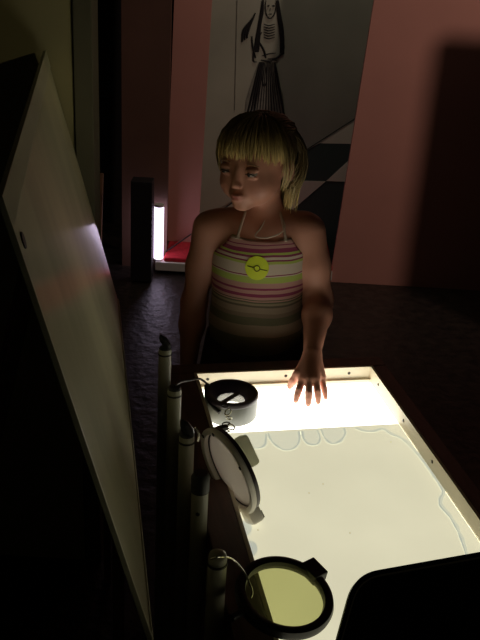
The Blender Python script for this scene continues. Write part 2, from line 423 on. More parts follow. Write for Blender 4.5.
# ------------------------------------------------------------------ pipe posts
names = ['pale plastic pipe post farthest along the row, black hook on top',
         'second farthest pale pipe post, beside the table\'s far left corner',
         'middle pale pipe post of the row, black hook beside the tilted ring magnifier',
         'second nearest pale pipe post, with black cap and dark hole',
         'nearest pale pipe post, round end with thin wire beside the black ring magnifier']
tops = [(-0.140, 1.462), (-0.107, 1.305), (-0.0735, 1.156), (-0.0435, 1.027), (-0.011, 0.871)]
posts = []
for i, (x, y) in enumerate(tops):
    p = thing('pipe_post', names[i], 'post', (x, y, 0), TA, 'pipe posts along the left side of the light table')
    if i == 0:
        bm = bmesh.new(); lathe(bm, [(0, 0.012), (0.0125, 0.012), (0.0125, 0.805), (0.0118, 0.81), (0, 0.81)], 24, closed=False)
        pm = obj('pipe', bm, M['pipe'], p, True)
        bm = bmesh.new(); lathe(bm, [(0, 0), (0.03, 0), (0.03, 0.008), (0.014, 0.012), (0, 0.012)], 24, closed=False)
        pf = obj('foot_flange', bm, M['rubber'], p, True)
    else:
        for s in (pm, pf):
            c = s.copy(); C.objects.link(c); c.parent = p
    # collar ring under the top
    bm = bmesh.new(); lathe(bm, [(0.0126, 0.798), (0.0136, 0.798), (0.0136, 0.801), (0.0126, 0.801)], 24)
    obj('collar', bm, M['screw'], p, True)
    bm = bmesh.new()
    if i == 3:
        lathe(bm, [(0, 0.829), (0.010, 0.829), (0.0138, 0.822), (0.0138, 0.800), (0.0126, 0.800), (0.0126, 0.809), (0, 0.810)], 24, closed=False)
        obj('cap', bm, M['rubber'], p, True)
        obj('dark_hole', screw_bm((-0.004, -0.0118, 0.765), (-0.3, -1, 0)), M['rubber'], p)
    elif i == 4:
        lathe(bm, [(0, 0.818), (0.006, 0.817), (0.011, 0.813), (0.0125, 0.807), (0.0125, 0.8), (0, 0.8)], 24, closed=False)
        obj('cap', bm, M['pipe'], p, True)
    else:
        lathe(bm, [(0, 0.815), (0.009, 0.815), (0.0115, 0.812), (0.0115, 0.808), (0, 0.808)], 24, closed=False)
        obj('cap', bm, M['rubber'], p, True)
    if i in (0, 2):
        bm = bmesh.new(); tube(bm, smooth_path([(0.004, 0, 0.812), (0.001, 0.001, 0.822), (-0.006, 0.002, 0.832), (-0.009, 0.003, 0.838)], 4), [0.0085] * 4 + [0.0075] * 4 + [0.006, 0.005, 0.004, 0.003, 0.002], 10)
        obj('hook', bm, M['rubber'], p, True)
    if i == 2:
        bm = bmesh.new(); tube(bm, smooth_path([(0.012, -0.004, 0.826), (0.018, -0.006, 0.815), (0.0165, -0.008, 0.803)], 4), 0.0024, 8)
        obj('wire_loop', bm, M['chrome'], p, True)
    posts.append(p)

# ------------------------------------------------------------------ magnifiers
def glassy(name, tint, haze, hazecol, gloss=0.06):
    m = bpy.data.materials.new(name); m.use_nodes = True; nt = m.node_tree
    nt.nodes.remove(nt.nodes['Principled BSDF']); out = nt.nodes['Material Output']
    tr = nt.nodes.new('ShaderNodeBsdfTransparent'); tr.inputs[0].default_value = (*tint, 1)
    tl_ = nt.nodes.new('ShaderNodeBsdfTranslucent'); tl_.inputs[0].default_value = (*hazecol, 1)
    df = nt.nodes.new('ShaderNodeBsdfDiffuse'); df.inputs[0].default_value = (*hazecol, 1)
    gl = nt.nodes.new('ShaderNodeBsdfGlossy'); gl.inputs['Roughness'].default_value = 0.08
    a = nt.nodes.new('ShaderNodeMixShader'); a.inputs[0].default_value = 0.3
    nt.links.new(tl_.outputs[0], a.inputs[1]); nt.links.new(df.outputs[0], a.inputs[2])
    b = nt.nodes.new('ShaderNodeMixShader'); b.inputs[0].default_value = haze
    nt.links.new(tr.outputs[0], b.inputs[1]); nt.links.new(a.outputs[0], b.inputs[2])
    c = nt.nodes.new('ShaderNodeMixShader'); c.inputs[0].default_value = gloss
    nt.links.new(b.outputs[0], c.inputs[1]); nt.links.new(gl.outputs[0], c.inputs[2])
    nt.links.new(c.outputs[0], out.inputs[0]); return m
# drum magnifier standing on the bright glass
c = at_z(231.5, 392.5, 0.735)
dm = thing('drum_magnifier', 'grey drum-shaped magnifier with black top ring, standing on bright glass', 'magnifier', (c.x, c.y, 0.6885))
bm = bmesh.new(); lathe(bm, [(0.0505, 0.0), (0.0515, 0.003), (0.0515, 0.038), (0.0475, 0.038), (0.0475, 0.0)], 64)
obj('drum_wall', bm, M['drum'], dm, True)
bm = bmesh.new(); lathe(bm, [(0.0515, 0.038), (0.0525, 0.040), (0.0525, 0.0465), (0.0505, 0.049), (0.045, 0.049), (0.040, 0.046), (0.030, 0.034), (0.0265, 0.031), (0.0265, 0.028), (0.034, 0.030), (0.0475, 0.036)], 64)
obj('top_ring', bm, M['rimdark'], dm, True)
bm = bmesh.new(); lathe(bm, [(0, 0.034), (0.012, 0.0335), (0.0265, 0.0305), (0.0265, 0.0295), (0.012, 0.0275), (0, 0.027)], 40, closed=False)
obj('lens', bm, glassy('clear_lens', (0.88, 0.86, 0.84), 0.15, (0.8, 0.8, 0.78)), dm, True)
obj('lens_bridge', nbox((-0.005, -0.0262, 0.034), (0.005, 0.0262, 0.037), 0.001, Matrix.Rotation(radians(-35), 4, 'Z')), M['rimdark'], dm)
bm = tube(bmesh.new(), smooth_path([(-0.046, 0.02, 0.046), (-0.050, 0.006, 0.052), (-0.04, -0.03, 0.04), (-0.020, -0.050, 0.03)], 6), 0.004, 8)
obj('black_strap', bm, M['rubber'], dm, True)

# tilted ring magnifier
def basis(center, n, xa):
    n = Vector(n).normalized(); xa = Vector(xa); xa = (xa - n * xa.dot(n)).normalized(); ya = n.cross(xa)
    m = Matrix((xa, ya, n)).transposed().to_4x4(); m.translation = center; return m
s_, c_ = 0.91, 0.41
n2 = CR @ Vector((-0.905 * s_, -0.425 * s_, c_))
long2 = CR @ Vector((0.425, -0.905, 0))
cen2 = at_z(230, 470, 0.767)
m2 = basis(cen2, n2, long2)        # local x towards the lower right end, z out of the face
tm = thing('ring_magnifier', 'pale grey ring magnifier tilted on edge beside the drum magnifier', 'magnifier')
tm.matrix_world = m2
r0 = 0.0745; ri = 0.0645
bm = bmesh.new(); lathe(bm, [(r0 - .002, -0.001), (r0, 0.002), (r0, 0.006), (r0 - 0.002, 0.0085), (ri + 0.003, 0.0085), (ri, 0.007), (ri, 0.0), (ri+0.001, -0.001)], 72)
obj('ring_face', bm, M['ringpale'], tm, True)
bm = bmesh.new(); lathe(bm, [(r0 - 0.001, -0.001), (r0 - 0.003, -0.008), (ri - 0.001, -0.008), (ri - 0.003, -0.005), (ri - 0.001, -0.001)], 72)
obj('rear_ring', bm, M['rimdark'], tm, True)
bm = bmesh.new(); lathe(bm, [(0, 0.004), (0.03, 0.002), (ri - .001, -0.002), (ri - .001, -0.004), (0.03, -0.006), (0, -0.007)], 56, closed=False)
obj('lens', bm, glassy('dusty_lens', (0.7, 0.68, 0.66), 0.72, (1.0, 0.94, 0.93), 0.04), tm, True)
bm = nbox((r0 - 0.010, -0.017, -0.014), (r0 + 0.018, 0.017, 0.010), 0.006)
obj('handle_stub', bm, M['ringpale'], tm, True)
for k in range(3): obj('stub_ridge', nbox((r0 + 0.004, -0.012 + k * 0.008, -0.0165), (r0 + 0.016, -0.008 + k * 0.008, -0.014)), M['rimdark'], tm)
ub = Vector(m2.to_3x3().col[1])
bm = nbox((-0.046, 0.036, -0.030), (0.004, 0.062, -0.009), 0.006)
obj('lamp_housing', bm, glassy('milky_plastic', (0.8, 0.8, 0.7), 0.93, (0.85, 0.85, 0.72), 0.04), tm, True)
for a in (200, 160, 95): obj('screw', screw_bm(((r0 - 0.006) * cos(radians(a)), (r0 - 0.006) * sin(radians(a)), 0.0085), (0, 0, 1)), M['screw'], tm)
# clasp chain joining drum and tilted ring
bm = bmesh.new()
ch = thing('clasp_chain', 'short tangled wire clasp between drum magnifier and tilted ring magnifier', 'chain', at_z(227, 420, 0.75))
lk = [(225, 406), (228, 412), (229, 418), (226, 424), (231, 427), (227, 431)]
base = at_z(227, 420, 0.75)
for i, (x, y) in enumerate(lk):
    q = at_z(x, y, 0.752) - base
    mx = Matrix.Translation(q) @ Matrix.Rotation(i * 1.1, 4, 'X') @ Matrix.Rotation(i * 0.9, 4, 'Z')
    ring = [mx @ Vector((0.007 * cos(a * pi / 6), 0.0045 * sin(a * pi / 6), 0)) for a in range(12)]
    obj('link', tube(bmesh.new(), ring, 0.0013, 6, closed=True), M['chrome'] if i % 3 else M['rubber'], ch, True)
q = at_z(222, 428, 0.765) - base
obj('clasp', nbox((-0.011, -0.005, -0.004), (0.011, 0.005, 0.004), 0.002, Matrix.Translation(q) @ Matrix.Rotation(0.5, 4, 'Z')), M['rubber'], ch)

# black ring magnifier at the near left, half on the frame
cen3 = at_z(284.5, 596, 0.747)
tilt = Matrix.Rotation(TA, 4, 'Z') @ Matrix.Rotation(radians(6), 4, 'Y') @ Matrix.Rotation(radians(7), 4, 'X')
bk = thing('ring_magnifier', 'black ring magnifier lying half over the frame at the near left', 'magnifier')
bk.matrix_world = Matrix.Translation(cen3) @ tilt
R3 = 0.0655
bm = bmesh.new(); lathe(bm, [(R3, -0.006), (R3 + .001, 0.0), (R3 - .001, 0.006), (R3 - 0.006, 0.008), (R3 - 0.012, 0.006), (R3 - 0.0135, 0), (R3 - 0.012, -0.006)], 72)
obj('rim', bm, M['rubber'], bk, True)
bm = bmesh.new(); lathe(bm, [(0, 0.003), (0.03, 0.0025), (R3 - 0.013, 0.001), (R3 - 0.013, -0.001), (0.03, -0.0025), (0, -0.003)], 48, closed=False)
obj('lens', bm, glassy('greenish_dusty_lens', (0.82, 0.83, 0.60), 0.08, (0.6, 0.6, 0.35), 0.04), bk, True)
mxh = Matrix.Rotation(radians(28), 4, 'Z')
obj('clamp_block', nbox((R3 - 0.014, -0.003, -0.007), (R3 + 0.010, 0.028, 0.010), 0.002, mxh), M['rubber'], bk)
obj('clamp_screw', screw_bm(mxh @ Vector((R3 + 0.010, 0.004, 0.001)), mxh @ Vector((1, 0, 0))), M['chrome'], bk)
bm = tube(bmesh.new(), [(-R3 + 0.006, -0.024, 0.0), (-R3 - 0.012, -0.034, 0.0)], 0.005, 12)
obj('handle', bm, M['rubber'], bk, True)
# wires
def wire(name, pts, r, m, label):
    return tag(obj(name, tube(bmesh.new(), smooth_path(pts, 8), r, 6), m, None, True), label, 'wire')
p5 = Vector((-0.011, 0.871, 0.815))
wire('tether_wire', [p5 + Vector((-0.008, -0.012, 0.0)), p5 + Vector((0.003, -0.011, 0.003)), at_z(232, 559, 0.80), at_z(244, 572, 0.78), at_z(252, 590, 0.765), at_z(251, 598, 0.76)], 0.0012, M['chrome'], 'thin bright wire curving from nearest post to the black ring magnifier')
wire('tether_wire', [(-0.107, 1.305, 0.8165), at_z(181, 382, 0.815), at_z(190, 380.5, 0.79), at_z(200, 379, 0.765), at_z(210, 386, 0.742)], 0.0022, M['rubber'], 'thin black wire running from second farthest post to the drum magnifier')

# ------------------------------------------------------------------ leaning pale panel on the left
LAM = M['laminate']; _b = LAM.node_tree.nodes['Principled BSDF']
_b.inputs['Coat Weight'].default_value = 0.5; _b.inputs['Coat Roughness'].default_value = 0.09
P0 = Vector((-0.082, 0.775, 0.75)); ua = Vector((-0.1908, 0.9816, 0)).normalized()
na = Vector((-ua.y, ua.x, 0)); le = radians(14.6)
Dv = Vector((0, 0, cos(le))) + na * sin(le)
Nv = ua.cross(Dv).normalized()              # points to the right / camera side?
if Nv.x < 0: Nv = -Nv
pm_ = Matrix((ua, Dv, Nv)).transposed().to_4x4(); pm_.translation = P0
lp = thing('leaning_panel', 'large pale glossy panel leaning outward on the left, with edge strips', 'panel')
lp.matrix_world = pm_
BL, BH = 1.06, 0.575
obj('board', nbox((0.004, 0.004, -0.004), (BL, BH - 0.004, 0.0)), LAM, lp)
obj('edge_strip', nbox((0, 0, -0.0045), (0.0075, BH, 0.0018), 0.0006), M['laminate2'], lp)
obj('edge_strip', nbox((0.0075, BH - 0.033, -0.0045), (BL, BH, 0.0018), 0.0006), M['laminate2'], lp)
obj('edge_strip', nbox((0.0075, 0, -0.0045), (BL, 0.008, 0.0018), 0.0006), M['laminate2'], lp)
hb = bmesh.new(); lathe(hb, [(0, 0.0015), (0.0085, 0.0015), (0.009, -0.001), (0, -0.001)], 16, Matrix.Translation((0.040, BH - 0.058, 0)), closed=False)
obj('finger_hole', hb, M['rubber'], lp)
pinv = pm_.inverted()
def leg_to(p1, p2, m, name='leg', wd=0.018):
    p1 = pinv @ Vector(p1); p2 = pinv @ Vector(p2); d = p2 - p1
    q = d.to_track_quat('Z', 'Y').to_matrix().to_4x4(); q.translation = p1
    obj(name, nbox((-wd, -wd * .6, 0), (wd, wd * .6, d.length), 0.002, q), m, lp)
for s in (0.22, 0.98):
    b0 = P0 + ua * s
    leg_to(b0 + na * 0.035 + Vector((0, 0, -0.7495)), b0 + Dv * 0.08 - Nv * 0.013, M['tan'], wd=0.014)
    leg_to(b0 + na * 0.42 + Vector((0, 0, -0.7495)), b0 + Dv * 0.45 - Nv * 0.014, M['tan'], wd=0.014)

# ------------------------------------------------------------------ black board in the near right corner
cc = ray(420, 600); cc = Vector((0, 0, CH)) + cc * (0.70 / -(CR.inverted() @ cc).z)
nb = Vector((0.0, -cos(radians(50)), sin(radians(50))))
xb = Vector((1, 0, 0)); yb = nb.cross(xb)
mb = basis(cc, nb, xb); mbi = mb.inverted()
def on_board(x, y):
    r = ray(x, y); o = Vector((0, 0, CH)); t_ = (cc - o).dot(nb) / r.dot(nb); p = mbi @ (o + r * t_); return p.x, p.y
def rounded(pts, rads, n=8):
    out = []; m = len(pts)
    for i in range(m):
        a, b, c0 = Vector(pts[i - 1]), Vector(pts[i]), Vector(pts[(i + 1) % m]); r = rads[i]
        d1 = (a - b).normalized(); d2 = (c0 - b).normalized(); L = r
        for k in range(n + 1):
            t_ = k / n; out.append((b + d1 * L * (1 - t_) ** 2 + d2 * L * t_ ** 2))
    return out
A = on_board(332, 655); B = on_board(354, 575); D_ = on_board(520, 545.5)
ax = Vector(B) - Vector(A); lowL = Vector(A) - ax * 1.6
top_dir = (Vector(D_) - Vector(B)).normalized()
W = 0.36; TRc = Vector(B) + top_dir * W
lowR = TRc + (lowL - Vector(B)).reflect(Vector((top_dir.x, top_dir.y))) * 1.0
def shape(ins):
    b = Vector(B); nrm = Vector((top_dir.y, -top_dir.x)); sd = (Vector(A) - b).normalized()
    inn = Vector((-sd.y, sd.x));  inn = inn if inn.dot(top_dir) > 0 else -inn
    sr = (lowR - TRc).normalized(); inr = Vector((-sr.y, sr.x)); inr = inr if inr.dot(top_dir) < 0 else -inr
    k = 1.15
    return rounded([b + (nrm + inn) * ins * k, TRc + (nrm + inr) * ins * k, lowR + (inr - nrm) * ins * k, lowL + (inn - nrm) * ins * k], [0.0195 - ins * .5] * 4)
bd = thing('black_board', 'black board with rounded corners and thin pale edge glint, near right corner', 'board')
bd.matrix_world = mb
def pl_slab(P, z0, z1): return slab([(p[0], p[1], z1) for p in P], (0, 0, z0 - z1))
def frame_bm(Po, Pi, z0, z1):
    bm = bmesh.new(); n = len(Po)
    vo = [[bm.verts.new((p[0], p[1], z)) for p in Po] for z in (z0, z1)]; vi = [[bm.verts.new((p[0], p[1], z)) for p in Pi] for z in (z0, z1)]
    for i in range(n):
        j = (i + 1) % n
        bm.faces.new((vo[1][i], vo[1][j], vi[1][j], vi[1][i])); bm.faces.new((vo[0][i], vi[0][i], vi[0][j], vo[0][j]))
        bm.faces.new((vo[0][i], vo[0][j], vo[1][j], vo[1][i])); bm.faces.new((vi[0][i], vi[1][i], vi[1][j], vi[0][j]))
    return bm
obj('face', pl_slab(shape(0.0), -0.006, 0.0), M['boardblack'], bd)
obj('rim', frame_bm(shape(0.0), shape(0.0024), 0.0, 0.005), M['boardrim'], bd)
obj('edge_glint', frame_bm(shape(0.0024), shape(0.0030), 0.0, 0.0056), M['boardglint'], bd)  # glint along the lip, put in as a pale colour
mid = (mb @ Vector((W * .45, -0.10, -0.012)))
bmi = mb.inverted()
def post_bm(p, q, r): return tube(bmesh.new(), [bmi @ Vector(p), bmi @ Vector(q)], r, 16)
obj('stand_post', post_bm(mid, (mid.x, mid.y, 0.02), 0.014), M['rubber'], bd, True)
obj('stand_foot', post_bm((mid.x, mid.y, 0.02), (mid.x, mid.y, 0.0), 0.12), M['rubber'], bd, True)

# ------------------------------------------------------------------ implicit surfaces for the child
class Field:
    def __init__(s, lo, hi, h):
        s.lo = np.array(lo, float); s.h = h
        s.n = np.ceil((np.array(hi) - s.lo) / h).astype(int) + 1
        s.f = np.full(s.n, 0.06, np.float32)
    def win(s, c0, c1):
        a = np.maximum(np.floor((np.array(c0) - s.lo) / s.h).astype(int), 0)
        b = np.minimum(np.ceil((np.array(c1) - s.lo) / s.h).astype(int) + 1, s.n)
        if (b <= a).any(): return None
        ax = [s.lo[i] + s.h * np.arange(a[i], b[i]) for i in range(3)]
        X, Y, Z = np.meshgrid(*ax, indexing='ij', sparse=True)
        return (slice(a[0], b[0]), slice(a[1], b[1]), slice(a[2], b[2])), X, Y, Z
    def comb(s, sl, d, k, sub=False):
        f = s.f[sl]
        if sub:
            d = -d; hh = np.clip(0.5 - 0.5 * (d - f) / k * -1, 0, 1)
            hh = np.clip(0.5 + 0.5 * (d - f) / k, 0, 1)
            s.f[sl] = f * (1 - hh) + d * hh + k * hh * (1 - hh)
        else:
            hh = np.clip(0.5 + 0.5 * (f - d) / k, 0, 1)
            s.f[sl] = f * (1 - hh) + d * hh - k * hh * (1 - hh)
    def cap(s, a, b, ra, rb, k=0.01, sub=False):
        a = np.array(a, float); b = np.array(b, float); m = max(ra, rb) + 0.03
        wn = s.win(np.minimum(a, b) - m, np.maximum(a, b) + m)
        if wn is None: return
        sl, X, Y, Z = wn; ba = b - a; L = ba @ ba + 1e-12
        t = np.clip(((X - a[0]) * ba[0] + (Y - a[1]) * ba[1] + (Z - a[2]) * ba[2]) / L, 0, 1)
        d = np.sqrt((X - a[0] - ba[0] * t) ** 2 + (Y - a[1] - ba[1] * t) ** 2 + (Z - a[2] - ba[2] * t) ** 2) - (ra + (rb - ra) * t)
        s.comb(sl, d, k, sub)
    def ell(s, c, r, k=0.01, R=None, sub=False):
        c = np.array(c, float); r = np.array(r, float); m = r.max() + 0.03
        wn = s.win(c - m, c + m)
        if wn is None: return
        sl, X, Y, Z = wn; X = X - c[0]; Y = Y - c[1]; Z = Z - c[2]
        if R is not None:
            X, Y, Z = (R[0][0] * X + R[1][0] * Y + R[2][0] * Z), (R[0][1] * X + R[1][1] * Y + R[2][1] * Z), (R[0][2] * X + R[1][2] * Y + R[2][2] * Z)
        k0 = np.sqrt((X / r[0]) ** 2 + (Y / r[1]) ** 2 + (Z / r[2]) ** 2) + 1e-9
        k1 = np.sqrt((X / r[0] ** 2) ** 2 + (Y / r[1] ** 2) ** 2 + (Z / r[2] ** 2) ** 2) + 1e-9
        s.comb(sl, k0 * (k0 - 1) / k1, k, sub)
    def grid(s):
        ax = [s.lo[i] + s.h * np.arange(s.n[i]) for i in range(3)]
        return np.meshgrid(*ax, indexing='ij', sparse=True)
    def mesh(s, name):
        f = s.f; ins = f < 0; h = s.h
        n = np.array(f.shape)
        acc = np.zeros((*(n - 1), 3), np.float32); cnt = np.zeros(n - 1, np.float32)
        for ax in range(3):
            sl0 = [slice(None)] * 3; sl1 = [slice(None)] * 3
            sl0[ax] = slice(0, -1); sl1[ax] = slice(1, None)
            f0 = f[tuple(sl0)]; f1 = f[tuple(sl1)]
            idx = np.argwhere((f0 < 0) != (f1 < 0))
            v0 = f0[tuple(idx.T)]; v1 = f1[tuple(idx.T)]
            pos = idx.astype(np.float32); pos[:, ax] += v0 / (v0 - v1)
            o1, o2 = [a for a in range(3) if a != ax]
            for d1 in (0, -1):
                for d2 in (0, -1):
                    c = idx.copy(); c[:, o1] += d1; c[:, o2] += d2
                    ok = ((c >= 0) & (c < n - 1)).all(1)
                    np.add.at(acc, tuple(c[ok].T), pos[ok]); np.add.at(cnt, tuple(c[ok].T), 1)
        cells = np.argwhere(cnt > 0)
        vid = np.full(n - 1, -1, np.int64); vid[tuple(cells.T)] = np.arange(len(cells))
        V = acc[tuple(cells.T)] / cnt[tuple(cells.T)][:, None] * h + s.lo
        quads = []
        for ax in range(3):
            sl0 = [slice(None)] * 3; sl1 = [slice(None)] * 3
            sl0[ax] = slice(0, -1); sl1[ax] = slice(1, None)
            a = ins[tuple(sl0)]; b = ins[tuple(sl1)]
            idx = np.argwhere(a != b); fl = a[tuple(idx.T)]
            o1, o2 = (ax + 1) % 3, (ax + 2) % 3
            ok = (idx[:, o1] > 0) & (idx[:, o2] > 0) & (idx[:, o1] < n[o1] - 1) & (idx[:, o2] < n[o2] - 1)
            idx = idx[ok]; fl = fl[ok]
            def g(d1, d2):
                c = idx.copy(); c[:, o1] += d1; c[:, o2] += d2; return vid[tuple(c.T)]
            q = np.stack([g(-1, -1), g(0, -1), g(0, 0), g(-1, 0)], 1)
            q[~fl] = q[~fl][:, ::-1]; quads.append(q)
        Q = np.concatenate(quads)
        me = bpy.data.meshes.new(name)
        me.vertices.add(len(V)); me.vertices.foreach_set('co', V.astype(np.float32).ravel())
        me.loops.add(len(Q) * 4); me.loops.foreach_set('vertex_index', Q.astype(np.int32).ravel())
        me.polygons.add(len(Q)); me.polygons.foreach_set('loop_start', np.arange(0, len(Q) * 4, 4, dtype=np.int32))
        me.update(calc_edges=True); me.validate()
        me.polygons.foreach_set('use_smooth', np.ones(len(me.polygons), bool))
        return me, V

# head frame
HY, HP, HRo = radians(-31), radians(3), radians(-2)
HR = Matrix.Rotation(HY, 3, 'Z') @ Matrix.Rotation(HP, 3, 'X') @ Matrix.Rotation(HRo, 3, 'Y')
HC = Vector((0.021, 1.765, 1.108))
HS = 1.0
def hl(p): return HC + HR @ (Vector(p) * HS)
HRn = np.array(HR)
def build_head(F_):
    e = lambda c, r, k=0.012, sub=False: F_.ell(hl(c), np.array(r) * HS, k, HRn, sub)
    e((0, 0.010, 0.026), (0.068, 0.082, 0.070))
    e((0, -0.026, 0.0), (0.062, 0.060, 0.070), 0.02)
    e((0, -0.032, -0.044), (0.053, 0.049, 0.040), 0.02)
    for s in (1, -1):
        e((s * 0.034, -0.049, -0.032), (0.026, 0.026, 0.027), 0.02)
        e((s * 0.031, -0.092, 0.006), (0.014, 0.0095, 0.009), 0.010, True)   # eye sockets
        e((s * 0.031, -0.0785, 0.0065), (0.0135, 0.0105, 0.0075), 0.003)      # upper lids
        e((s * 0.030, -0.078, -0.0065), (0.0125, 0.009, 0.0045), 0.004)      # lower lids
        e((s * 0.072, 0.004, -0.008), (0.0075, 0.016, 0.024), 0.004)          # ears
        e((s * 0.080, 0.002, -0.004), (0.005, 0.009, 0.013), 0.003, True)
        e((s * 0.0065, -0.091, -0.0275), (0.005, 0.006, 0.0045), 0.004)      # nostrils
    e((0, -0.068, -0.072), (0.020, 0.017, 0.014), 0.016)                     # chin
    F_.cap(hl((0, -0.083, 0.004)), hl((0, -0.0935, -0.024)), 0.0052, 0.0072, 0.009)
    e((0, -0.080, -0.052), (0.018, 0.011, 0.013), 0.012)
    e((0.0, -0.0925, -0.0475), (0.0135, 0.0052, 0.0036), 0.004)
    e((0.0, -0.0905, -0.0560), (0.0115, 0.0052, 0.0042), 0.004)

# skeleton (world coordinates)
XC = 0.036
SHL = np.array((-0.080, 1.795, 0.950)); ELL = np.array((-0.108, 1.800, 0.765)); WRL = np.array((-0.114, 1.742, 0.615))
SHR = np.array((0.140, 1.792, 0.955)); ELR = np.array(at_y(319, 300, 1.762)); WRR = np.array(at_z(312, 353, 0.752))
KN = [(302.5, 379.5, 0.7265), (309, 380.5, 0.729), (316, 380, 0.728), (321.5, 377.5, 0.724)]
MIDP = [(298.8, 390, 0.714), (308.8, 393, 0.716), (317.6, 391.5, 0.715), (324, 388, 0.711)]
TIP = [(295.8, 400.5, 0.6965), (308.2, 404, 0.6965), (318.3, 402, 0.6965), (325.6, 397.5, 0.6965)]
RAD = [0.0078, 0.0080, 0.0076, 0.0068]
def hand_main(F_):
    wr = np.array(WRR)
    kn = [np.array(at_z(*p)) for p in KN]
    mid_ = sum(kn) / 4
    for i in range(4):
        F_.cap(wr + (kn[i] - mid_) * 0.35 + (mid_ - wr) * 0.12, kn[i], 0.0125, 0.0098, 0.010)
    for i in range(4):
        a, b, c = kn[i], np.array(at_z(*MIDP[i])), np.array(at_z(*TIP[i])); r = RAD[i]
        b2 = b + (c - b) * 0.5 + np.array((0, 0, 0.001))
        F_.cap(a, b, r, r * 0.90, 0.0025); F_.cap(b, b2, r * 0.92, r * 0.84, 0.0025); F_.cap(b2, c, r * 0.84, r * 0.72, 0.0025)
    t0 = wr + (mid_ - wr) * 0.25 + np.array((-0.012, 0.0, -0.006))
    t1 = np.array(at_z(297, 374.5, 0.728)); t2 = np.array(at_z(293, 381, 0.715)); t3 = np.array(at_z(289.8, 386.5, 0.702))
    F_.cap(t0, t1, 0.0125, 0.0090, 0.008); F_.cap(t1, t2, 0.0088, 0.0078, 0.003); F_.cap(t2, t3, 0.0078, 0.0062, 0.003)
def limb(F_, a, b, c, d, r, k=0.02):
    # shoulder a, elbow b, wrist c ; r = shoulder, mid upper, elbow, forearm bulge, wrist
    F_.cap(a, (a + b) / 2, r[0], r[1], k); F_.cap((a + b) / 2, b, r[1], r[2], k)
    m_ = b + (c - b) * 0.3
    F_.cap(b, m_, r[2], r[3], k); F_.cap(m_, c, r[3], r[4], k)
def torso(F_, g=0.0, k=0.03):
    F_.ell((XC, 1.790, 0.905), (0.100 + g, 0.070 + g, 0.105 + g), k)
    F_.ell((XC, 1.780, 0.840), (0.097 + g, 0.074 + g, 0.100 + g), k)
    F_.ell((XC, 1.772, 0.745), (0.101 + g, 0.082 + g, 0.110 + g), k)
    F_.ell((XC, 1.790, 0.640), (0.110 + g, 0.086 + g, 0.085 + g), k)
B_ = Field((-0.17, 1.43, 0.02), (0.26, 1.93, 1.215), 0.003)
torso(B_)
B_.cap((XC - 0.085, 1.797, 0.958), (XC + 0.085, 1.797, 0.961), 0.036, 0.036, 0.03)
B_.cap((XC, 1.800, 0.96), (XC - 0.002, 1.798, 1.00), 0.052, 0.034, 0.03)
B_.cap((XC, 1.800, 0.97), tuple(hl((0, 0.022, -0.035))), 0.034, 0.036, 0.02)
limb(B_, SHL, ELL, WRL, None, (0.036, 0.032, 0.027, 0.027, 0.0175))
limb(B_, SHR, ELR, WRR, None, (0.037, 0.034, 0.029, 0.030, 0.0185))
# resting hand of the lowered arm
hd = (WRL - ELL) / np.linalg.norm(WRL - ELL)
for i, dx in enumerate((-0.015, -0.005, 0.005, 0.014)):
    k0 = WRL + hd * 0.055 + np.array((0.0, dx, 0)); B_.cap(WRL + hd * 0.01 + np.array((0, dx * .5, 0)), k0, 0.0125, 0.0095, 0.008)
    k1 = k0 + hd * 0.028 + np.array((0.004, dx * .2, 0)); k2 = k1 + hd * 0.022 + np.array((0.010, 0, 0))
    B_.cap(k0, k1, 0.0076, 0.007, 0.002); B_.cap(k1, k2, 0.007, 0.0058, 0.002)
tb = WRL + hd * 0.02 + np.array((0, -0.016, 0)); B_.cap(tb, tb + hd * 0.022 + np.array((0, -0.014, 0)), 0.010, 0.008, 0.006)
B_.cap(tb + hd * 0.022 + np.array((0, -0.014, 0)), tb + hd * 0.045 + np.array((0.004, -0.018, 0)), 0.008, 0.006, 0.002)
hand_main(B_)
for s in (-1, 1):                                            # legs
    hp = np.array((XC + s * 0.052, 1.79, 0.60)); kn_ = np.array((XC + s * 0.056, 1.782, 0.33)); an = np.array((XC + s * 0.056, 1.80, 0.075))
    B_.cap(hp, kn_, 0.060, 0.039, 0.02); B_.cap(kn_, kn_ + (an - kn_) * 0.35, 0.039, 0.040, 0.02); B_.cap(kn_ + (an - kn_) * 0.35, an, 0.040, 0.024, 0.02)
    B_.cap(an + np.array((0, 0.01, -0.03)), an + np.array((0, -0.09, -0.045)), 0.022, 0.018, 0.012)
build_head(B_)
me, V = B_.mesh('child_body')
# skin tint per vertex: lips redder, cheeks a little rosy
VV = (V - np.array(HC)) @ HRn
tint = np.zeros(len(V), np.float32)
lip = np.exp(-(((VV[:, 0]) / 0.014) ** 2 + ((VV[:, 1] + 0.095) / 0.011) ** 2 + ((VV[:, 2] + 0.0515) / 0.0065) ** 2))
ck = sum(np.exp(-(((VV[:, 0] - s * 0.038) / 0.02) ** 2 + ((VV[:, 1] + 0.07) / 0.03) ** 2 + ((VV[:, 2] + 0.032) / 0.018) ** 2)) for s in (1, -1))
tint = np.clip(lip * 0.8 + ck * 0.2, 0, 1).astype(np.float32)
at = me.attributes.new('tint', 'FLOAT', 'POINT'); at.data.foreach_set('value', tint)
skin = mat('child_skin', (0.55, 0.255, 0.175), 0.5, spec=0.35)
nt = skin.node_tree; b = nt.nodes['Principled BSDF']
an_ = nt.nodes.new('ShaderNodeAttribute'); an_.attribute_name = 'tint'
mx = nt.nodes.new('ShaderNodeMix'); mx.data_type = 'RGBA'
mx.inputs['A'].default_value = (0.55, 0.255, 0.175, 1); mx.inputs['B'].default_value = (0.50, 0.13, 0.12, 1)
nt.links.new(an_.outputs['Fac'], mx.inputs['Factor']); nt.links.new(mx.outputs['Result'], b.inputs['Base Color'])
b.inputs['Subsurface Weight'].default_value = 0.03; b.inputs['Subsurface Radius'].default_value = (0.01, 0.004, 0.002)
